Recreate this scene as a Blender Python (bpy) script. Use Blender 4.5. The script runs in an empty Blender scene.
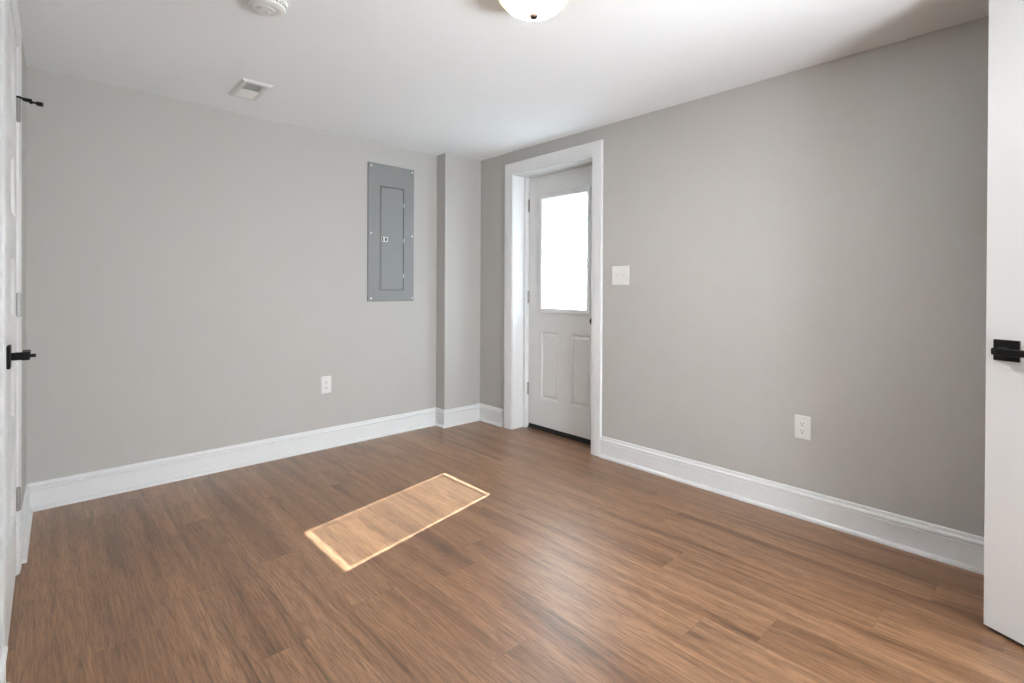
import bpy, bmesh, math, random
from mathutils import Vector, Matrix
random.seed(7)
sc = bpy.context.scene
C = sc.collection

# ------------------------------------------------------------------ camera
H = 2.28                      # ceiling height
XR, YB = 2.838, 3.598         # right wall, back wall
BX, BY = 2.458, 3.474         # corner bump-out: its side face and its front face
def XL(y): return -0.057 - 0.02 * (3.6 - y)      # left wall runs very slightly out of square
cd = bpy.data.cameras.new('camera')
cam = bpy.data.objects.new('camera', cd); C.objects.link(cam)
r_ = Vector((0.73364267, -0.67952014, 0.00456143))
u_ = Vector((-4.83627e-04, 6.19045e-03, 0.99998072))
f_ = Vector((0.67953528, 0.73363073, -0.00421294))
M = Matrix(((r_.x, u_.x, -f_.x, 0), (r_.y, u_.y, -f_.y, 0), (r_.z, u_.z, -f_.z, 1.1576), (0, 0, 0, 1)))
cam.matrix_world = M
cd.sensor_fit = 'HORIZONTAL'; cd.sensor_width = 36.0
cd.lens = 507.93 / 1024 * 36
cd.shift_y = -(341.5 - 290.6) / 1024
cd.clip_start = 0.02
sc.camera = cam

# ------------------------------------------------------------------ world, sun, lights, exposure
sc.view_settings.view_transform = 'Standard'
sc.view_settings.look = 'None'
sc.view_settings.gamma = 1.0
sc.view_settings.use_curve_mapping = False
sc.view_settings.exposure = 0.54
w = bpy.data.worlds.new('sky'); sc.world = w; w.use_nodes = True
bg = w.node_tree.nodes['Background']
bg.inputs[0].default_value = (0.82, 0.91, 1.0, 1); bg.inputs[1].default_value = 20.0
sun = bpy.data.lights.new('sun', 'SUN'); sun.energy = 33.0; sun.angle = 0.006; sun.color = (0.88, 0.93, 1.0)
so = bpy.data.objects.new('sun', sun); C.objects.link(so)
so.rotation_euler = Vector((-1.13, -0.235, -1.0)).to_track_quat('-Z', 'Y').to_euler()
so.location = (6, 3.5, 5)
LAMP = 325.0                  # radiance of the ceiling dome where the bulbs sit
hl = bpy.data.lights.new('added_fill_light', 'AREA'); hl.shape = 'RECTANGLE'; hl.size = 1.9; hl.size_y = 1.0; hl.energy = 215; hl.color = (0.92, 0.965, 1.0)  # added soft fill behind the camera, not a lamp seen in the room
ho = bpy.data.objects.new('added_fill_light', hl); C.objects.link(ho); ho.location = (1.66, -2.00, 0.72); ho.rotation_euler = (math.radians(112), 0, 0)

# ------------------------------------------------------------------ materials
def principled(name, col, rough=0.5, metal=0.0, spec=0.5):
    m = bpy.data.materials.new(name); m.use_nodes = True
    b = m.node_tree.nodes['Principled BSDF']
    b.inputs['Base Color'].default_value = (*col, 1)
    b.inputs['Roughness'].default_value = rough
    b.inputs['Metallic'].default_value = metal
    b.inputs['Specular IOR Level'].default_value = spec
    return m
def add_noise_bump(m, scale, strength, dist=0.002, detail=4):
    nt = m.node_tree; b = nt.nodes['Principled BSDF']
    tc = nt.nodes.new('ShaderNodeTexCoord'); n = nt.nodes.new('ShaderNodeTexNoise'); bp = nt.nodes.new('ShaderNodeBump')
    n.inputs['Scale'].default_value = scale; n.inputs['Detail'].default_value = detail
    bp.inputs['Strength'].default_value = strength; bp.inputs['Distance'].default_value = dist
    nt.links.new(tc.outputs['Object'], n.inputs['Vector']); nt.links.new(n.outputs[0], bp.inputs['Height'])
    nt.links.new(bp.outputs[0], b.inputs['Normal'])
    return m
WALL = add_noise_bump(principled('wall_paint', (0.480, 0.473, 0.456), 0.75, 0, 0.25), 180, 0.12)
CEIL = add_noise_bump(principled('ceiling_paint', (0.90, 0.925, 0.945), 0.85, 0, 0.2), 160, 0.1)
TRIM = principled('trim_paint', (0.755, 0.77, 0.775), 0.36, 0, 0.45)
DOORP = principled('door_paint', (0.70, 0.705, 0.70), 0.42, 0, 0.45)
PLASTIC = principled('white_plastic', (0.76, 0.76, 0.745), 0.35)
FINIAL = principled('dark_bronze', (0.022, 0.014, 0.010), 0.7, 0.0, 0.1)
GREYP = principled('grey_plastic', (0.42, 0.41, 0.40), 0.5)
SLOT = principled('slot_shadow_plastic', (0.06, 0.055, 0.05), 0.6)
BLACK = add_noise_bump(principled('matte_black_metal', (0.006, 0.006, 0.006), 0.5, 0.0, 0.18), 200, 0.05)
RUBBER = principled('black_rubber', (0.015, 0.014, 0.014), 0.8)
NICKEL = principled('satin_nickel', (0.36, 0.355, 0.345), 0.34, 0.9)
BRONZE = principled('bronze_metal', (0.30, 0.21, 0.15), 0.45, 0.35)
PANELG = add_noise_bump(principled('grey_enamel', (0.245, 0.255, 0.258), 0.45, 0.1, 0.5), 250, 0.05)
STEEL = principled('steel_screw', (0.80, 0.80, 0.79), 0.3, 0.6)
DARKV = principled('duct_interior', (0.10, 0.10, 0.10), 0.8)
VENTW = principled('vent_enamel', (0.72, 0.72, 0.70), 0.4)

def mk_nodes(name):
    m = bpy.data.materials.new(name); m.use_nodes = True
    nt = m.node_tree; nt.nodes.clear(); out = nt.nodes.new('ShaderNodeOutputMaterial')
    return m, nt, out
# clear window glass
GLASS, nt, out = mk_nodes('clear_glass')
tr = nt.nodes.new('ShaderNodeBsdfTransparent'); gl = nt.nodes.new('ShaderNodeBsdfGlossy'); mx = nt.nodes.new('ShaderNodeMixShader')
tr.inputs[0].default_value = (0.95, 0.97, 0.96, 1); gl.inputs['Roughness'].default_value = 0.02; mx.inputs[0].default_value = 0.06
nt.links.new(tr.outputs[0], mx.inputs[1]); nt.links.new(gl.outputs[0], mx.inputs[2]); nt.links.new(mx.outputs[0], out.inputs[0])
# thin vinyl blind slats: diffuse + translucent
BLIND, nt, out = mk_nodes('vinyl_slat')
df = nt.nodes.new('ShaderNodeBsdfDiffuse'); tl = nt.nodes.new('ShaderNodeBsdfTranslucent'); mx = nt.nodes.new('ShaderNodeMixShader')
df.inputs[0].default_value = (0.86, 0.87, 0.88, 1); tl.inputs[0].default_value = (0.86, 0.87, 0.90, 1); mx.inputs[0].default_value = 0.45
nt.links.new(df.outputs[0], mx.inputs[1]); nt.links.new(tl.outputs[0], mx.inputs[2]); nt.links.new(mx.outputs[0], out.inputs[0])
# glowing frosted glass of the ceiling lamp
DOME, nt, out = mk_nodes('lit_frosted_glass')
em = nt.nodes.new('ShaderNodeEmission'); ge = nt.nodes.new('ShaderNodeNewGeometry'); sp = nt.nodes.new('ShaderNodeSeparateXYZ'); mr = nt.nodes.new('ShaderNodeMapRange'); cr = nt.nodes.new('ShaderNodeMix')
nt.links.new(ge.outputs['Normal'], sp.inputs[0]); nt.links.new(sp.outputs[2], mr.inputs[0])
mr.interpolation_type = 'SMOOTHSTEP'
for k_, v_ in ((1, -0.80), (2, -0.99), (3, 1.5), (4, LAMP)): mr.inputs[k_].default_value = v_
cr.data_type = 'RGBA'; cr.inputs[6].default_value = (1.0, 0.86, 0.50, 1); cr.inputs[7].default_value = (0.99, 0.985, 1.0, 1)
mr2 = nt.nodes.new('ShaderNodeMapRange')
for k_, v_ in ((1, -0.75), (2, -0.90), (3, 0.0), (4, 1.0)): mr2.inputs[k_].default_value = v_
nt.links.new(sp.outputs[2], mr2.inputs[0]); nt.links.new(mr2.outputs[0], cr.inputs[0])
nt.links.new(cr.outputs[2], em.inputs[0]); nt.links.new(mr.outputs[0], em.inputs[1]); nt.links.new(em.outputs[0], out.inputs[0])

# vinyl plank floor: planks run along Y
def floor_material():
    m = bpy.data.materials.new('vinyl_plank'); m.use_nodes = True
    nt = m.node_tree; L = nt.links; b = nt.nodes['Principled BSDF']
    def N(t, **k):
        n = nt.nodes.new(t)
        for a, v in k.items(): setattr(n, a, v)
        return n
    def math_(op, a, b2=None, c=None):
        n = N('ShaderNodeMath', operation=op)
        for i, v in enumerate((a, b2, c)):
            if v is None: continue
            if isinstance(v, (int, float)): n.inputs[i].default_value = v
            else: L.new(v, n.inputs[i])
        return n.outputs[0]
    def mixc(fac, a, c, blend='MIX'):
        n = N('ShaderNodeMix', data_type='RGBA', blend_type=blend)
        for s, v in ((0, fac), (6, a), (7, c)):
            if isinstance(v, (int, float)): n.inputs[s].default_value = v
            elif isinstance(v, tuple): n.inputs[s].default_value = v
            else: L.new(v, n.inputs[s])
        return n.outputs[2]
    tc = N('ShaderNodeTexCoord'); sx = N('ShaderNodeSeparateXYZ'); L.new(tc.outputs['Object'], sx.inputs[0])
    X, Y = sx.outputs[0], sx.outputs[1]
    u = math_('DIVIDE', math_('ADD', X, 5.045), 0.178); col = math_('FLOOR', u); fu = math_('FRACT', u)
    wn = N('ShaderNodeTexWhiteNoise', noise_dimensions='1D'); L.new(col, wn.inputs['W'])
    v = math_('ADD', math_('DIVIDE', math_('ADD', Y, 6.0), 1.22), math_('MULTIPLY', wn.outputs[0], 5.0)); row = math_('FLOOR', v); fv = math_('FRACT', v)
    idn = N('ShaderNodeTexWhiteNoise', noise_dimensions='2D'); cmb = N('ShaderNodeCombineXYZ'); L.new(col, cmb.inputs[0]); L.new(row, cmb.inputs[1]); L.new(cmb.outputs[0], idn.inputs['Vector'])
    rid = idn.outputs[0]
    # grain coordinates, shifted per plank
    gc = N('ShaderNodeCombineXYZ')
    L.new(math_('ADD', X, math_('MULTIPLY', rid, 37.0)), gc.inputs[0]); L.new(math_('ADD', math_('MULTIPLY', Y, 0.06), math_('MULTIPLY', rid, 91.0)), gc.inputs[1])
    def noise(scale, detail, rough=0.55, dist=0.0):
        n = N('ShaderNodeTexNoise'); n.inputs['Scale'].default_value = scale; n.inputs['Detail'].default_value = detail
        n.inputs['Roughness'].default_value = rough; n.inputs['Distortion'].default_value = dist
        L.new(gc.outputs[0], n.inputs['Vector']); return n.outputs[0]
    broad = noise(8, 4, 0.55, 1.4)        # cathedral-like bands
    streak = noise(22, 6, 0.68, 1.3)
    fine = noise(165, 4, 0.7, 0.3)
    wv = N('ShaderNodeTexWave', wave_type='BANDS', bands_direction='X'); L.new(gc.outputs[0], wv.inputs['Vector'])
    for k_, v_ in (('Scale', 20.0), ('Distortion', 9.0), ('Detail', 3.0), ('Detail Scale', 0.9), ('Detail Roughness', 0.6)): wv.inputs[k_].default_value = v_
    wave = wv.outputs['Fac']
    def ramp(src, stops):
        n = N('ShaderNodeValToRGB'); e = n.color_ramp.elements
        e[0].position, e[0].color = stops[0]; e[1].position, e[1].color = stops[-1]
        for p_, c_ in stops[1:-1]:
            k = e.new(p_); k.color = c_
        L.new(src, n.inputs[0]); return n.outputs[0]
    base = ramp(broad, [(0.28, (0.124, 0.058, 0.026, 1)), (0.43, (0.236, 0.120, 0.059, 1)), (0.60, (0.306, 0.165, 0.086, 1)), (0.78, (0.350, 0.198, 0.109, 1))])
    s2 = ramp(streak, [(0.32, (0.42, 0.39, 0.37, 1)), (0.47, (0.90, 0.88, 0.86, 1)), (0.66, (1.16, 1.16, 1.15, 1))])
    c1 = mixc(0.85, base, s2, 'MULTIPLY')
    f2 = ramp(fine, [(0.38, (0.42, 0.40, 0.38, 1)), (0.56, (1.12, 1.12, 1.12, 1))])
    w2 = ramp(wave, [(0.0, (0.66, 0.63, 0.60, 1)), (0.45, (1.02, 1.02, 1.02, 1)), (1.0, (1.08, 1.08, 1.08, 1))])
    c2 = mixc(0.24, mixc(0.62, c1, f2, 'MULTIPLY'), w2, 'MULTIPLY')
    tone = ramp(rid, [(0.0, (0.91, 0.90, 0.89, 1)), (0.5, (1.0, 1.0, 1.0, 1)), (1.0, (1.08, 1.07, 1.06, 1))])
    c3 = mixc(1.0, c2, tone, 'MULTIPLY')
    # joints
    eu = math_('MINIMUM', fu, math_('SUBTRACT', 1.0, fu)); ev = math_('MINIMUM', fv, math_('SUBTRACT', 1.0, fv))
    ju = math_('LESS_THAN', eu, 0.0055); jv = math_('LESS_THAN', ev, 0.0009)
    j = math_('MAXIMUM', ju, jv)
    c4 = mixc(math_('MULTIPLY', j, 0.30), c3, (0.05, 0.028, 0.018, 1))
    L.new(c4, b.inputs['Base Color'])
    rg = math_('ADD', math_('MULTIPLY', streak, 0.16), 0.30); L.new(rg, b.inputs['Roughness'])
    b.inputs['Specular IOR Level'].default_value = 0.6
    b.inputs['Coat Weight'].default_value = 0.50; b.inputs['Coat Roughness'].default_value = 0.37
    hgt = math_('SUBTRACT', math_('MULTIPLY', fine, 0.3), j)
    bp = N('ShaderNodeBump'); bp.inputs['Strength'].default_value = 0.22; bp.inputs['Distance'].default_value = 0.0012
    L.new(hgt, bp.inputs['Height']); L.new(bp.outputs[0], b.inputs['Normal'])
    return m
FLOOR = floor_material()

# ------------------------------------------------------------------ mesh helpers
def box(bm, x0, x1, y0, y1, z0, z1, f=None):
    v = [Vector((x, y, z)) for x in (x0, x1) for y in (y0, y1) for z in (z0, z1)]
    if f: v = [Vector(f(*p)) for p in v]
    v = [bm.verts.new(p) for p in v]
    for q in ((0, 1, 3, 2), (4, 6, 7, 5), (0, 4, 5, 1), (2, 3, 7, 6), (0, 2, 6, 4), (1, 5, 7, 3)):
        bm.faces.new([v[i] for i in q])
    return v
def bbox(bm, x0, x1, y0, y1, z0, z1, b=0.002, seg=2):
    t = bmesh.new(); box(t, x0, x1, y0, y1, z0, z1); bmesh.ops.recalc_face_normals(t, faces=t.faces)
    bmesh.ops.bevel(t, geom=list(t.edges), offset=b, segments=seg, affect='EDGES', profile=0.5)
    me = bpy.data.meshes.new('t'); t.to_mesh(me); t.free(); bm.from_mesh(me); bpy.data.meshes.remove(me)
def loft(bm, rings, close_ring=True, cap0=True, cap1=True):
    R = [[bm.verts.new(p) for p in r] for r in rings]; n = len(R[0])
    for a, b in zip(R, R[1:]):
        for i in range(n if close_ring else n - 1):
            j = (i + 1) % n; bm.faces.new((a[i], a[j], b[j], b[i]))
    if cap0: bm.faces.new(R[0][::-1])
    if cap1: bm.faces.new(R[-1])
def sweep(bm, prof, path, fmap, closed=False, seg=None):
    """profile (offset to the right of the walking direction, protrusion) along a mitred 2-D path; fmap(a, b, c) -> 3-D"""
    n = len(path); P = [Vector(p) for p in path]
    def direction(i): return (P[(i + 1) % n] - P[i]).normalized()
    nseg = n if closed else n - 1
    offs = []
    for i in range(n):
        if closed or 0 < i < n - 1:
            a, b = direction((i - 1) % n), direction(i)
            na, nb = Vector((a.y, -a.x)), Vector((b.y, -b.x)); m = na + nb
            m = m / m.dot(na) if m.length > 1e-6 else na
        else:
            d = direction(i if i == 0 else i - 1); m = Vector((d.y, -d.x))
        offs.append(m)
    rings = [[fmap(P[i].x + offs[i].x * o, P[i].y + offs[i].y * o, c) for o, c in prof] for i in range(n)]
    if seg: rings = rings[seg[0]:seg[1] + 1]
    if closed: loft(bm, rings + [rings[0]], cap0=False, cap1=False)
    else: loft(bm, rings)
def circ(r, n, z=0.0, ph=0.0): return [(r * math.cos(2 * math.pi * i / n + ph), r * math.sin(2 * math.pi * i / n + ph), z) for i in range(n)]
def lathe(bm, prof, n=40, f=lambda x, y, z: (x, y, z)):
    """prof: (radius, height) list; radius 0 ends are closed by a small fan"""
    rings = []
    for r, z in prof: rings.append([f(*p) for p in circ(max(r, 1e-5), n, z)])
    loft(bm, rings)
def cyl(bm, r, p0, p1, n=20, r1=None):
    p0, p1 = Vector(p0), Vector(p1); q = (p1 - p0).to_track_quat('Z', 'Y'); L_ = (p1 - p0).length
    f = lambda x, y, z: p0 + q @ Vector((x, y, z))
    lathe(bm, [(r, 0), (r if r1 is None else r1, L_)], n, f)
def obj(name, bm, mat, parent=None, loc=None, smooth=None):
    bmesh.ops.remove_doubles(bm, verts=bm.verts, dist=1e-6)
    bmesh.ops.recalc_face_normals(bm, faces=bm.faces)
    me = bpy.data.meshes.new(name); bm.to_mesh(me); bm.free()
    me.materials.append(mat)
    o = bpy.data.objects.new(name, me); C.objects.link(o)
    if parent: o.parent = parent
    if loc is not None: o.location = loc
    if smooth is not None:
        for p in me.polygons: p.use_smooth = True
        me.set_sharp_from_angle(angle=math.radians(smooth))
    return o
def tag(o, label, cat, kind=None, group=None):
    o['label'] = label; o['category'] = cat
    if kind: o['kind'] = kind
    if group: o['group'] = group
    return o
def struct(name, bm, mat, label, cat, **k): return tag(obj(name, bm, mat, **k), label, cat, 'structure')
def empty(name, loc, rz=0.0):
    o = bpy.data.objects.new(name, None); C.objects.link(o); o.location = loc; o.rotation_euler = (0, 0, rz); o.empty_display_size = 0.1
    return o

# ------------------------------------------------------------------ floor, ceiling, walls
FY = -0.53                                   # room face of the front wall, behind the camera
bm = bmesh.new(); box(bm, -0.9, 3.06, -2.2, 3.75, -0.1, 0)
struct('floor', bm, FLOOR, 'brown wood-look plank floor with a bright sunlit patch', 'floor')
bm = bmesh.new(); box(bm, -0.9, 3.06, -2.2, 3.75, H, H + 0.1)
struct('ceiling', bm, CEIL, 'flat white painted ceiling with round lamp and air vent', 'ceiling')
bm = bmesh.new(); box(bm, -0.9, BX + 0.005, YB, YB + 0.14, 0, H)
struct('wall_back', bm, WALL, 'long light grey wall carrying the breaker panel', 'wall')
bm = bmesh.new(); box(bm, BX, XR + 0.002, BY, YB + 0.14, 0, H)
struct('wall_corner', bm, WALL, 'shallow grey bump-out in the corner between panel wall and door', 'wall')
# right wall with the exterior door opening
OY0, OY1, OZ = 2.218, 3.068, 2.112
bm = bmesh.new()
for y0, y1, z0, z1 in ((-2.2, OY0, 0, H), (OY1, YB + 0.14, 0, H), (OY0, OY1, OZ, H)): box(bm, XR, XR + 0.212, y0, y1, z0, z1)
struct('wall_right', bm, WALL, 'light grey wall with the glazed door and light switch', 'wall')
# left wall with the closet door opening
LY0, LY1, LZ = 2.139, 2.845, 2.125
bm = bmesh.new(); fl = lambda d, y, z: (XL(y) + d, y, z)
for y0, y1, z0, z1 in ((FY - 0.12, LY0, 0, H), (LY1, YB + 0.1, 0, H), (LY0, LY1, LZ, H)): box(bm, -0.11, 0, y0, y1, z0, z1, fl)
struct('wall_left', bm, WALL, 'narrow sliver of grey wall holding the hinged white panel door', 'wall')
bm = bmesh.new(); box(bm, -0.75, -0.70, 1.4, 3.4, 0, H); box(bm, -0.75, -0.12, 1.4, 1.45, 0, H); box(bm, -0.75, -0.12, 3.35, 3.4, 0, H)  # unseen backing, added so sky light cannot leak past the door
struct('wall_added_backing', bm, WALL, 'unseen grey backing wall added behind the white panel door to stop light leaks', 'wall')
# front wall behind the camera with the doorway of the open door, and an added, unseen hall around the fill lamp
DX0, DX1 = 1.24, 2.055
bm = bmesh.new()
for x0, x1, z0, z1 in ((-0.26, DX0, 0, H), (DX1, XR, 0, H), (DX0, DX1, 2.19, H)): box(bm, x0, x1, FY - 0.12, FY, z0, z1)
struct('wall_front', bm, WALL, 'grey wall behind the viewpoint with the open doorway', 'wall')
bm = bmesh.new(); box(bm, -0.36, XR, -2.2, -2.1, 0, H); box(bm, -0.36, -0.26, -2.1, FY - 0.12, 0, H)
struct('wall_added_hall', bm, WALL, 'unseen grey hall wall added outside the open doorway around the fill lamp', 'wall')

# ------------------------------------------------------------------ baseboards
BASE = [(0, 0), (0.026, 0), (0.026, 0.006), (0.0245, 0.012), (0.0205, 0.017), (0.0150, 0.0195), (0.0138, 0.0195), (0.0138, 0.104), (0.0100, 0.1055),
        (0.0100, 0.1095), (0.0170, 0.113), (0.0185, 0.119), (0.0160, 0.1245), (0.0085, 0.128), (0.0080, 0.137), (0.0060, 0.143), (0.0, 0.145)]
plan = lambda a, b, c: (a, b, c)
run = [(XL(2.935), 2.935), (XL(YB), YB), (BX, YB), (BX, BY), (XR, BY), (XR, 3.165)]
def baseboard(name, seg, label, path=run):
    bm = bmesh.new(); sweep(bm, BASE, path, plan, seg=seg)
    return struct(name, bm, TRIM, label, 'baseboard', smooth=35)
baseboard('baseboard_left', (0, 1), 'short white baseboard between the panel door casing and back corner')
baseboard('baseboard_back', (1, 2), 'long white baseboard below the breaker panel and outlet')
baseboard('baseboard_corner', (2, 4), 'white baseboard wrapping the corner bump-out')
baseboard('baseboard_right', (4, 5), 'short white baseboard between bump-out and glazed door casing')
baseboard('baseboard_right.001', None, 'long white baseboard below the light switch and outlet', [(XR, 2.147), (XR, FY)])
baseboard('baseboard_left.001', None, 'white baseboard on the near side of the panel door', [(XL(FY), FY), (XL(2.05), 2.05)])
baseboard('baseboard_front', None, 'white baseboard behind the viewpoint beside the doorway', [(DX0 - 0.08, FY), (XL(FY), FY)])

# ------------------------------------------------------------------ door casings and jambs
CAS = [(0, 0), (0, 0.009), (0.004, 0.0125), (0.012, 0.0135), (0.018, 0.0135), (0.021, 0.0155), (0.060, 0.0175), (0.074, 0.0175), (0.080, 0.016), (0.083, 0.012), (0.083, 0)]
def casing_prof(wd): return [(o if o < 0.05 else o + wd - 0.083, c) for o, c in CAS]
# exterior door: casing + extension jamb + door frame + threshold
cy0, cy1, cz = 2.233, 3.056, 2.097
bm = bmesh.new()
sweep(bm, casing_prof(0.088), [(cy1, 0), (cy1, cz), (cy0, cz), (cy0, 0)], lambda a, b, c: (XR - c, a, b))
trim1 = struct('trim_1', bm, TRIM, 'white casing and deep jamb around the glazed door', 'door trim', smooth=35)
bm = bmesh.new(); x0, x1 = XR - 0.002, 2.952
box(bm, x0, x1, cy1 - 0.006, OY1, 0, OZ); box(bm, x0, x1, OY0, cy0 + 0.006, 0, OZ); box(bm, x0, x1, cy0 + 0.006, cy1 - 0.006, cz - 0.012, OZ)
obj('jamb', bm, TRIM, trim1)
bm = bmesh.new(); x0, x1 = 2.952, 3.05
for a, b in ((3.022, OY1), (OY0, 2.204)): box(bm, x0, x1, a, b, 0, OZ)
box(bm, x0, x1, 2.204, 3.022, 2.080, OZ)
for a, b in ((3.008, 3.022), (2.204, 2.218)): box(bm, 3.034, x1, a, b, 0, 2.080)        # stops behind the leaf
box(bm, 3.034, x1, 2.218, 3.008, 2.060, 2.080)
obj('door_frame', bm, TRIM, trim1)
bm = bmesh.new(); box(bm, 2.988, 3.05, 2.204, 3.022, 0.0, 0.012); box(bm, 2.996, 3.05, 2.204, 3.022, 0.012, 0.026)
t = obj('threshold', bm, RUBBER, trim1); t['label'] = 'dark threshold strip under the door leaf'

# left closet door casing + jamb
bm2 = bmesh.new()
sweep(bm2, [(-o, c * 0.6) for o, c in casing_prof(0.085)], [(2.837, 0), (2.837, 2.117), (2.147, 2.117), (2.147, 0)][::-1], lambda a, b, c: (XL(a) + c, a, b))
trim2 = struct('trim_2', bm2, TRIM, 'white casing and jamb around the hinged panel door', 'door trim', smooth=35)
bm = bmesh.new()
box(bm, -0.11, 0.001, 2.832, LY1, 0, LZ, fl); box(bm, -0.11, 0.001, LY0, 2.152, 0, LZ, fl); box(bm, -0.11, 0.001, 2.152, 2.832, 2.113, LZ, fl)
box(bm, -0.105, -0.06, 2.818, 2.832, 0, 2.113, fl); box(bm, -0.105, -0.06, 2.152, 2.166, 0, 2.113, fl)
obj('jamb', bm, TRIM, trim2)
# doorway of the open door, behind the viewpoint
bm = bmesh.new()
box(bm, DX0, DX0 + 0.018, FY - 0.12, FY, 0, 2.19); box(bm, DX1 - 0.018, DX1, FY - 0.12, FY, 0, 2.19); box(bm, DX0 + 0.018, DX1 - 0.018, FY - 0.12, FY, 2.172, 2.19)
struct('trim_3', bm, TRIM, 'white jamb of the doorway behind the viewpoint', 'door trim')

# ------------------------------------------------------------------ doors
def door_mesh(W, z0, z1, T, panels, style, lites=()):
    """leaf with x in [0, W], front face y=0, back face y=T; panels / lites: (x0, x1, z0, z1)"""
    bm = bmesh.new(); cells = list(panels) + list(lites)
    xs = sorted({0.0, W, *[c[0] for c in cells], *[c[1] for c in cells]}); zs = sorted({z0, z1, *[c[2] for c in cells], *[c[3] for c in cells]})
    def inside(c, x, z): return c[0] < x < c[1] and c[2] < z < c[3]
    def rect(c, i, y): return [bm.verts.new((x, y, z)) for x, z in ((c[0] + i, c[2] + i), (c[1] - i, c[2] + i), (c[1] - i, c[3] - i), (c[0] + i, c[3] - i))]
    for side, y in ((1, 0.0), (-1, T)):
        for a, b in zip(xs, xs[1:]):
            for c, d in zip(zs, zs[1:]):
                mx_, mz = (a + b) / 2, (c + d) / 2
                if any(inside(k, mx_, mz) for k in cells): continue
                bm.faces.new([bm.verts.new(p) for p in ((a, y, c), (b, y, c), (b, y, d), (a, y, d))])
        for k in panels:
            rings = [rect(k, i, y + side * dp) for i, dp in style]
            for p, q in zip(rings, rings[1:]):
                for i in range(4): bm.faces.new((p[i], p[(i + 1) % 4], q[(i + 1) % 4], q[i]))
            bm.faces.new(rings[-1])
    for k in lites:
        a, b = rect(k, 0, 0), rect(k, 0, T)
        for i in range(4): bm.faces.new((a[i], a[(i + 1) % 4], b[(i + 1) % 4], b[i]))
    for p in (((0, z0), (W, z0)), ((W, z0), (W, z1)), ((W, z1), (0, z1)), ((0, z1), (0, z0))):
        (xa, za), (xb, zb) = p
        bm.faces.new([bm.verts.new(v) for v in ((xa, 0, za), (xb, 0, zb), (xb, T, zb), (xa, T, za))])
    bmesh.ops.remove_doubles(bm, verts=bm.verts, dist=1e-5)
    return bm
EMBOSS = [(0, 0), (0.004, 0.0035), (0.012, 0.009), (0.020, 0.009), (0.034, 0.003), (0.036, 0.003)]
SHAKER = [(0, 0), (0.003, 0.0005), (0.014, 0.010), (0.016, 0.010)]

def hinge(parent, x, y, z, hgt, leaf_dir, mat, rad=0.0062):
    """barrel standing proud of the leaf's front face plus a leaf plate"""
    bm = bmesh.new(); n = 5
    for k in range(n):
        a = z - hgt / 2 + hgt * k / n; cyl(bm, rad, (x, y, a + 0.0012), (x, y, a + hgt / n - 0.0012), 16)
    cyl(bm, rad * 0.72, (x, y, z - hgt / 2), (x, y, z + hgt / 2), 16)
    cyl(bm, rad * 0.85, (x, y, z + hgt / 2), (x, y, z + hgt / 2 + 0.003), 16, rad * 0.5); cyl(bm, rad * 0.5, (x, y, z - hgt / 2 - 0.003), (x, y, z - hgt / 2), 16, rad * 0.85)
    box(bm, *sorted((x, x + leaf_dir * 0.010)), y + 0.0005, y + rad + 0.0012, z - hgt / 2, z + hgt / 2)
    return obj('hinge', bm, mat, parent, smooth=40)

def lever(parent, x, y, z, bar_dir, reach=0.052):
    """square rose, neck, straight lever toward bar_dir and a thin turn button; front is -y"""
    bm = bmesh.new(); bbox(bm, x - 0.035, x + 0.035, y - 0.009, y, z - 0.035, z + 0.035, 0.0015)
    h_ = obj('lever_handle', bm, BLACK, parent); h_['label'] = 'matte black lever handle on a square plate'
    bm = bmesh.new(); cyl(bm, 0.0125, (x, y - 0.009, z), (x, y - reach + 0.018, z), 24)
    obj('neck', bm, BLACK, h_, smooth=40)
    bm = bmesh.new(); a, b = sorted((x - bar_dir * 0.013, x + bar_dir * 0.112)); bbox(bm, a, b, y - reach, y - reach + 0.020, z - 0.0130, z + 0.0095, 0.003); cyl(bm, 0.0120, (x, y - reach + 0.022, z), (x, y - reach - 0.0005, z), 24)
    obj('lever', bm, BLACK, h_)
    bm = bmesh.new(); cyl(bm, 0.0055, (x, y - reach, z), (x, y - reach - 0.005, z), 16); bbox(bm, x - 0.002, x + 0.002, y - reach - 0.014, y - reach - 0.003, z - 0.0055, z + 0.0055, 0.001)
    obj('turn_button', bm, BLACK, h_, smooth=40)
    return h_

# --- exterior door (hinged at the back-corner side)
W1 = 0.81
lite = (0.123, 0.647, 0.968, 1.912)
P1 = [(0.146, 0.330, 0.262, 0.808), (0.470, 0.654, 0.262, 0.808)]
bm = door_mesh(W1, 0.038, 2.076, 0.044, P1, EMBOSS, [lite])
door1 = tag(obj('door_1', bm, DOORP, None, (2.988, 3.018, 0)), 'white half-glazed exterior door with built-in blind', 'door', 'structure')
door1.rotation_euler = (0, 0, -math.pi / 2)
def rect_path(c): return [(c[0], c[2]), (c[0], c[3]), (c[1], c[3]), (c[1], c[2])]
bm = bmesh.new()
LF = [(0.0, 0.004), (0.0, -0.008), (-0.004, -0.0125), (-0.014, -0.0135), (-0.030, -0.011), (-0.036, -0.006), (-0.0405, 0.004), (-0.0405, 0.016), (-0.006, 0.016)]
inner = (lite[0] - 0.006, lite[1] + 0.006, lite[2] - 0.006, lite[3] + 0.006)
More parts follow.
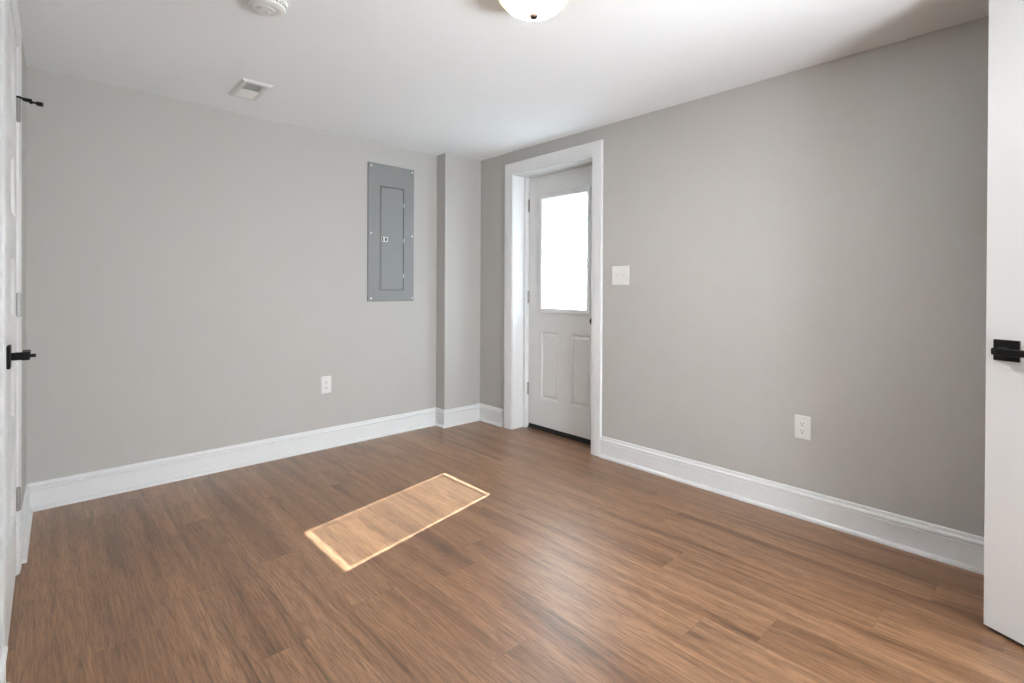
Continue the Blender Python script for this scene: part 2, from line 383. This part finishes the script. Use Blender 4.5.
# walking up the x0 side, the opening lies to the right: profile offsets run inward
sweep(bm, [(-o, c) for o, c in LF], rect_path(inner), lambda a, b, c: (a, c, b), closed=True)
sweep(bm, [(-o, 0.044 - c) for o, c in LF], rect_path(inner), lambda a, b, c: (a, c, b), closed=True)
lf = obj('window_frame', bm, DOORP, door1, smooth=35)
gx0, gx1, gz0, gz1 = lite[0] + 0.034, lite[1] - 0.034, lite[2] + 0.034, lite[3] - 0.034
for yy in (0.0085, 0.0330):
    bm = bmesh.new(); box(bm, gx0 - 0.004, gx1 + 0.004, yy, yy + 0.003, gz0 - 0.004, gz1 + 0.004); obj('glass_pane', bm, GLASS, door1)
bm = bmesh.new(); sx0, sx1 = gx0 + 0.014, gx1 - 0.019; zz = gz0 + 0.060; wd, th = 0.0160, math.radians(65)
while zz < gz1 - 0.046:
    ring = []
    for e in range(5):
        s = (e / 4 - 0.5) * wd; bow = 0.0012 * (1 - (2 * e / 4 - 1) ** 2)
        ring.append((0.0222 + s * math.cos(th) - bow * math.sin(th), zz + s * math.sin(th) + bow * math.cos(th)))
    pts = ring + [(y_ - 0.00035, z_ + 0.0002) for y_, z_ in ring[::-1]]
    loft(bm, [[(sx0, y_, z_) for y_, z_ in pts], [(sx1, y_, z_) for y_, z_ in pts]]); zz += 0.0125
bl = obj('blind', bm, BLIND, door1)
bm = bmesh.new(); bbox(bm, sx0, sx1, 0.0150, 0.0300, gz1 - 0.016, gz1 - 0.001, 0.001); bbox(bm, sx0, sx1, 0.0165, 0.0285, gz0 + 0.046, gz0 + 0.055, 0.001)
obj('blind_rail', bm, BLIND, bl)
bm = bmesh.new()
for fx in (0.14, 0.84): cyl(bm, 0.0007, (sx0 + (sx1 - sx0) * fx, 0.0135, gz0 + 0.012), (sx0 + (sx1 - sx0) * fx, 0.0135, gz1 - 0.008), 8)
obj('blind_cord', bm, BLIND, bl)
bm = bmesh.new(); bbox(bm, lite[1] - 0.0215, lite[1] - 0.0095, -0.019, -0.010, 1.655, 1.745, 0.002); obj('blind_slider', bm, PLASTIC, door1)
for hz in (1.848, 1.088, 0.326): hinge(door1, -0.004, -0.0062, hz, 0.100, 1, NICKEL, 0.0068)
bm = bmesh.new()
f_knob = lambda x, y, z: (W1 - 0.090 + x, -z, 0.922 + y)
lathe(bm, [(0, 0), (0.030, 0), (0.030, 0.006), (0.024, 0.012), (0.012, 0.014), (0.0115, 0.032), (0.020, 0.040), (0.0285, 0.050), (0.0285, 0.062), (0.021, 0.071), (0, 0.073)], 32, f_knob)
k = obj('door_knob', bm, BLACK, door1, smooth=40); k['label'] = 'black round door knob'
bm = bmesh.new(); box(bm, 0.004, W1 - 0.004, 0.010, 0.040, 0.027, 0.038); box(bm, 0.004, W1 - 0.004, 0.004, 0.007, 0.014, 0.038)
obj('door_sweep', bm, RUBBER, door1)

# --- five-panel interior doors
def five(W): return [(0.115, W - 0.115, a, a + 0.235) for a in (0.275, 0.655, 1.035, 1.415, 1.795)]
W2 = 0.664
d2h = Vector((XL(2.826) - 0.002, 2.826)); d2l = Vector((-0.079, 2.162))
dirv = (d2h - d2l).normalized()
bm = door_mesh(W2, 0.014, 2.109, 0.035, five(W2), SHAKER)
door2 = tag(obj('door_2', bm, DOORP, None, (d2h.x - dirv.x * W2, d2h.y - dirv.y * W2, 0)), 'white five-panel door with nickel hinges, seen nearly edge-on', 'door', 'structure')
door2.rotation_euler = (0, 0, math.atan2(dirv.y, dirv.x))
for i, hz in enumerate((1.861, 1.084, 0.306)):
    hg = hinge(door2, W2 + 0.004, -0.0065, hz, 0.090, -1, NICKEL, 0.0084)
    if i == 0:                                           # hinge-pin door stop on the top hinge
        bm = bmesh.new(); zt = hz + 0.049
        cyl(bm, 0.009, (W2 + 0.004, -0.0065, zt - 0.003), (W2 + 0.004, -0.0065, zt + 0.005), 20)
        bbox(bm, W2 - 0.002, W2 + 0.010, -0.046, -0.004, zt - 0.004, zt + 0.003, 0.001)
        cyl(bm, 0.0042, (W2 + 0.004, -0.020, zt - 0.006), (W2 - 0.004, -0.066, zt - 0.012), 14)
        cyl(bm, 0.0085, (W2 - 0.004, -0.060, zt - 0.012), (W2 - 0.008, -0.078, zt - 0.014), 18)
        cyl(bm, 0.006, (W2 + 0.004, -0.038, zt - 0.002), (W2 + 0.004, -0.046, zt - 0.014), 14)
        s = obj('door_stop', bm, BLACK, hg, smooth=40); s['label'] = 'black hinge-pin door stop'
lever(door2, 0.0545, 0, 0.938, 1)

W3 = 0.76
bm = door_mesh(W3, 0.014, 2.165, 0.035, five(W3), SHAKER)
door3 = tag(obj('door_3', bm, DOORP, None, (2.373, 0.172, 0)), 'open plain white door with square-plate black lever, in front of the outlet wall', 'door', 'structure')
door3.rotation_euler = (0, 0, math.atan2(-0.905, -0.426))
lever(door3, 0.0600, 0, 0.9595, 1, 0.062)
for hz in (1.905, 1.100, 0.306): hinge(door3, W3 + 0.004, 0.035 + 0.0065, hz, 0.09, -1, NICKEL)

# ------------------------------------------------------------------ breaker panel on the back wall
PX0, PX1, PZ0, PZ1 = 1.825, 2.231, 1.053, 2.120
pan = tag(empty('breaker_panel', ((PX0 + PX1) / 2, YB, PZ0)), 'grey steel breaker panel set in the back wall', 'electrical panel')
pw, ph = PX1 - PX0, PZ1 - PZ0; hx = pw / 2
dx0, dx1, dz0, dz1 = -0.094, 0.101, 0.096, 0.889            # door opening, local
bm = bmesh.new(); T = -0.011
def rectv(a, b, c, d, y): return [(a, y, c), (b, y, c), (b, y, d), (a, y, d)]
loft(bm, [rectv(-hx, hx, 0, ph, 0), rectv(-hx, hx, 0, ph, T + 0.003), rectv(-hx + 0.003, hx - 0.003, 0.003, ph - 0.003, T),
          rectv(dx0 - 0.011, dx1 + 0.011, dz0 - 0.011, dz1 + 0.011, T), rectv(dx0 - 0.006, dx1 + 0.006, dz0 - 0.006, dz1 + 0.006, T - 0.006),
          rectv(dx0 - 0.003, dx1 + 0.003, dz0 - 0.003, dz1 + 0.003, T - 0.006), rectv(dx0 - 0.002, dx1 + 0.002, dz0 - 0.002, dz1 + 0.002, T + 0.006)], cap0=True, cap1=True)
obj('cover_plate', bm, PANELG, pan)
bm = bmesh.new(); bbox(bm, dx0 + 0.001, dx1 - 0.001, T - 0.0025, T + 0.004, dz0 + 0.001, dz1 - 0.001, 0.0015)
pd = obj('panel_door', bm, PANELG, pan)
bm = bmesh.new(); bbox(bm, dx0 + 0.002, dx0 + 0.056, T - 0.0075, T - 0.002, 0.463, 0.502, 0.0015); lt = obj('latch', bm, STEEL, pd)
bm = bmesh.new(); bbox(bm, dx0 + 0.030, dx0 + 0.046, T - 0.0095, T - 0.007, 0.470, 0.495, 0.001); bbox(bm, dx0 + 0.004, dx0 + 0.014, T - 0.0090, T - 0.007, 0.467, 0.498, 0.001); obj('latch_slide', bm, SLOT, lt)
for z in (0.764, 0.482, 0.201):
    bm = bmesh.new(); cyl(bm, 0.0042, (dx1 + 0.003, T - 0.004, z - 0.014), (dx1 + 0.003, T - 0.004, z + 0.014), 14); obj('hinge', bm, STEEL, pan, smooth=40)
for x in (-hx + 0.024, hx - 0.020):
    for z in (0.024, 0.524, ph - 0.026):
        bm = bmesh.new(); lathe(bm, [(0, 0), (0.0085, 0), (0.0085, 0.0015), (0.0065, 0.0045), (0, 0.0055)], 18, lambda a, b, c: (x + a, T - c, z + b))
        box(bm, x - 0.005, x + 0.005, T - 0.0058, T - 0.005, z - 0.0008, z + 0.0008)
        obj('screw', bm, STEEL, pan, smooth=50)

# ------------------------------------------------------------------ outlets and switch (local: x along the wall, -y out of the wall)
def plate_bm(wd, hg):
    bm = bmesh.new(); a, b = wd / 2, hg / 2
    loft(bm, [rectv(-a, a, -b, b, 0), rectv(-a, a, -b, b, -0.002), rectv(-a + 0.0025, a - 0.0025, -b + 0.0025, b - 0.0025, -0.0052), rectv(-a + 0.006, a - 0.006, -b + 0.006, b - 0.006, -0.0062)])
    return bm
def outlet(loc, rz, wd, hg, label):
    t = tag(empty('wall_outlet', loc, rz), label, 'outlet')
    obj('face_plate', plate_bm(wd, hg), PLASTIC, t)
    for zc in (0.0195, -0.0195):
        bm = bmesh.new(); pts = []
        for i in range(32):
            a = 2 * math.pi * i / 32; pts.append((0.0172 * math.cos(a), max(-0.0135, min(0.0135, 0.0172 * math.sin(a)))))
        loft(bm, [[(x, -0.006, zc + z) for x, z in pts], [(x, -0.0082, zc + z) for x, z in pts], [(x * 0.93, -0.0090, zc + z * 0.93) for x, z in pts]])
        rc = obj('receptacle', bm, PLASTIC, t, smooth=40)
        bm = bmesh.new()
        box(bm, -0.0075, -0.0050, -0.0096, -0.0088, zc - 0.0005, zc + 0.0085); box(bm, 0.0050, 0.0075, -0.0096, -0.0088, zc + 0.0005, zc + 0.0080)
        lathe(bm, [(0, 0), (0.0030, 0), (0.0030, 0.0007), (0, 0.0007)], 14, lambda a, b, c: (a, -0.0089 - c, zc - 0.0070 + b))
        obj('slots', bm, SLOT, rc)
    bm = bmesh.new(); lathe(bm, [(0, 0), (0.003, 0), (0.0022, 0.0014), (0, 0.0016)], 14, lambda a, b, c: (a, -0.0060 - c, b)); obj('screw', bm, PLASTIC, t, smooth=50)
    return t
outlet((1.507, YB, 0.457), 0, 0.074, 0.122, 'white duplex outlet below the breaker panel, near the back baseboard')
outlet((XR, 0.885, 0.459), -math.pi / 2, 0.072, 0.118, 'white duplex outlet low on the wall below the light switch')
sw = tag(empty('light_switch', (XR, 1.996, 1.2475), -math.pi / 2), 'white two-gang toggle light switch beside the glazed door', 'light switch')
obj('face_plate', plate_bm(0.135, 0.126), PLASTIC, sw)
for x in (-0.023, 0.023):
    bm = bmesh.new(); bbox(bm, x - 0.0065, x + 0.0065, -0.0068, -0.005, -0.0135, 0.0135, 0.0006)
    loft(bm, [rectv(x - 0.0048, x + 0.0048, -0.006, 0.008, -0.006), rectv(x - 0.0040, x + 0.0040, 0.004, 0.0135, -0.0185)])
    obj('toggle', bm, PLASTIC, sw)
    for z in (0.030, -0.030):
        bm = bmesh.new(); lathe(bm, [(0, 0), (0.003, 0), (0.0022, 0.0014), (0, 0.0016)], 14, lambda a, b, c: (x + a, -0.0060 - c, z + b)); obj('screw', bm, PLASTIC, sw, smooth=50)

# ------------------------------------------------------------------ ceiling vent
vx, vy = 0.868, 3.135
vent = tag(empty('ceiling_vent', (vx, vy, H)), 'white rectangular slatted air vent in the ceiling near the breaker panel wall', 'air vent')
a, b, ia, ib = 0.077, 0.150, 0.046, 0.118
def rz_(a, b, z): return [(-a, -b, z), (a, -b, z), (a, b, z), (-a, b, z)]
bm = bmesh.new(); loft(bm, [rz_(a, b, 0), rz_(a, b, -0.002), rz_(a - 0.010, b - 0.010, -0.011), rz_(ia + 0.004, ib + 0.004, -0.011), rz_(ia, ib, -0.008), rz_(ia, ib, 0)], cap0=False, cap1=False)
obj('frame', bm, VENTW, vent)
bm = bmesh.new(); box(bm, -ia - 0.002, ia + 0.002, -ib - 0.002, ib + 0.002, -0.0012, -0.0002); obj('duct_opening', bm, DARKV, vent)
n = 26
for k in range(n):
    y = -ib + (k + 0.5) * 2 * ib / n; tilt = -1 if y > -0.005 else 1
    bm = bmesh.new(); dy = 0.0034 * tilt
    v = [(-ia, y - dy, -0.0095), (-ia, y - dy + 0.0007, -0.0095), (-ia, y + dy + 0.0007, -0.0015), (-ia, y + dy, -0.0015)]
    loft(bm, [v, [(-x, y_, z_) for x, y_, z_ in v]]); obj('louver', bm, VENTW, vent)
bm = bmesh.new(); bbox(bm, ia - 0.014, ia - 0.009, -ib + 0.018, -ib + 0.050, -0.020, -0.008, 0.001); obj('damper_lever', bm, VENTW, vent)
for sy in (-1, 1):
    bm = bmesh.new(); lathe(bm, [(0, 0), (0.004, 0), (0.003, 0.0015), (0, 0.002)], 14, lambda x_, y_, z_: (x_, sy * 0.130 + y_, -0.011 - z_)); obj('screw', bm, VENTW, vent, smooth=50)

# ------------------------------------------------------------------ smoke detector
smk = tag(empty('smoke_detector', (0.650, 2.123, H)), 'round white smoke detector on the ceiling, between vent and lamp', 'smoke detector')
fz = lambda x, y, z: (x, y, -z)
bm = bmesh.new(); lathe(bm, [(0, 0), (0.074, 0), (0.074, 0.010), (0.071, 0.013), (0, 0.013)], 56, fz); obj('mounting_base', bm, PLASTIC, smk, smooth=40)
bm = bmesh.new(); lathe(bm, [(0.066, 0.012), (0.067, 0.022), (0.064, 0.029), (0.056, 0.033), (0.034, 0.0345), (0.030, 0.0335), (0.028, 0.0335), (0.026, 0.036), (0, 0.0365)], 56, fz)
body = obj('cover', bm, PLASTIC, smk, smooth=35)
bm = bmesh.new()
for i in range(28):
    a0 = 2 * math.pi * i / 28; c_, s_ = math.cos(a0), math.sin(a0)
    f = lambda x, y, z: (c_ * x - s_ * y, s_ * x + c_ * y, z)
    box(bm, 0.0640, 0.0672, -0.0045, 0.0045, -0.021, -0.0165, f)
obj('vent_slots', bm, SLOT, body)
bm = bmesh.new(); lathe(bm, [(0, 0.0345), (0.011, 0.0345), (0.011, 0.0375), (0.009, 0.0385), (0, 0.0385)], 28, lambda x, y, z: (x + 0.006, y + 0.012, -z)); obj('test_button', bm, VENTW, smk, smooth=40)
bm = bmesh.new()
for i in range(5): bbox(bm, -0.040, -0.022, -0.012 + i * 0.006, -0.0095 + i * 0.006, -0.0352, -0.034, 0.0003)
obj('horn_grille', bm, GREYP, body)

# ------------------------------------------------------------------ ceiling lamp
lamp = tag(empty('ceiling_light', (1.325, 1.319, H)), 'lit glowing dome ceiling light with a dark finial', 'ceiling light')
bm = bmesh.new(); lathe(bm, [(0, 0), (0.132, 0), (0.142, 0.004), (0.146, 0.010), (0.146, 0.018), (0.140, 0.021), (0, 0.021)], 64, fz); obj('pan', bm, BRONZE, lamp, smooth=35)
R0, dep = 0.140, 0.094
bm = bmesh.new(); prof = [(R0 * math.cos(t_), 0.020 + dep * math.sin(t_)) for t_ in [math.pi / 2 * i / 12 for i in range(12)]] + [(0.0, 0.020 + dep)]
lathe(bm, prof, 48, fz); obj('glass_dome', bm, DOME, lamp, smooth=60)
bm = bmesh.new(); z0 = 0.020 + dep
lathe(bm, [(0, z0 - 0.002), (0.016, z0 - 0.001), (0.0185, z0 + 0.004), (0.0185, z0 + 0.010), (0.014, z0 + 0.016), (0.006, z0 + 0.019), (0, z0 + 0.0195)], 24, fz); obj('finial', bm, FINIAL, lamp, smooth=40)

sc.cycles.use_denoising = True
sc.cycles.max_bounces = 12
sc.cycles.diffuse_bounces = 8
sc.cycles.transparent_max_bounces = 16
sc.cycles.sample_clamp_indirect = 8.0
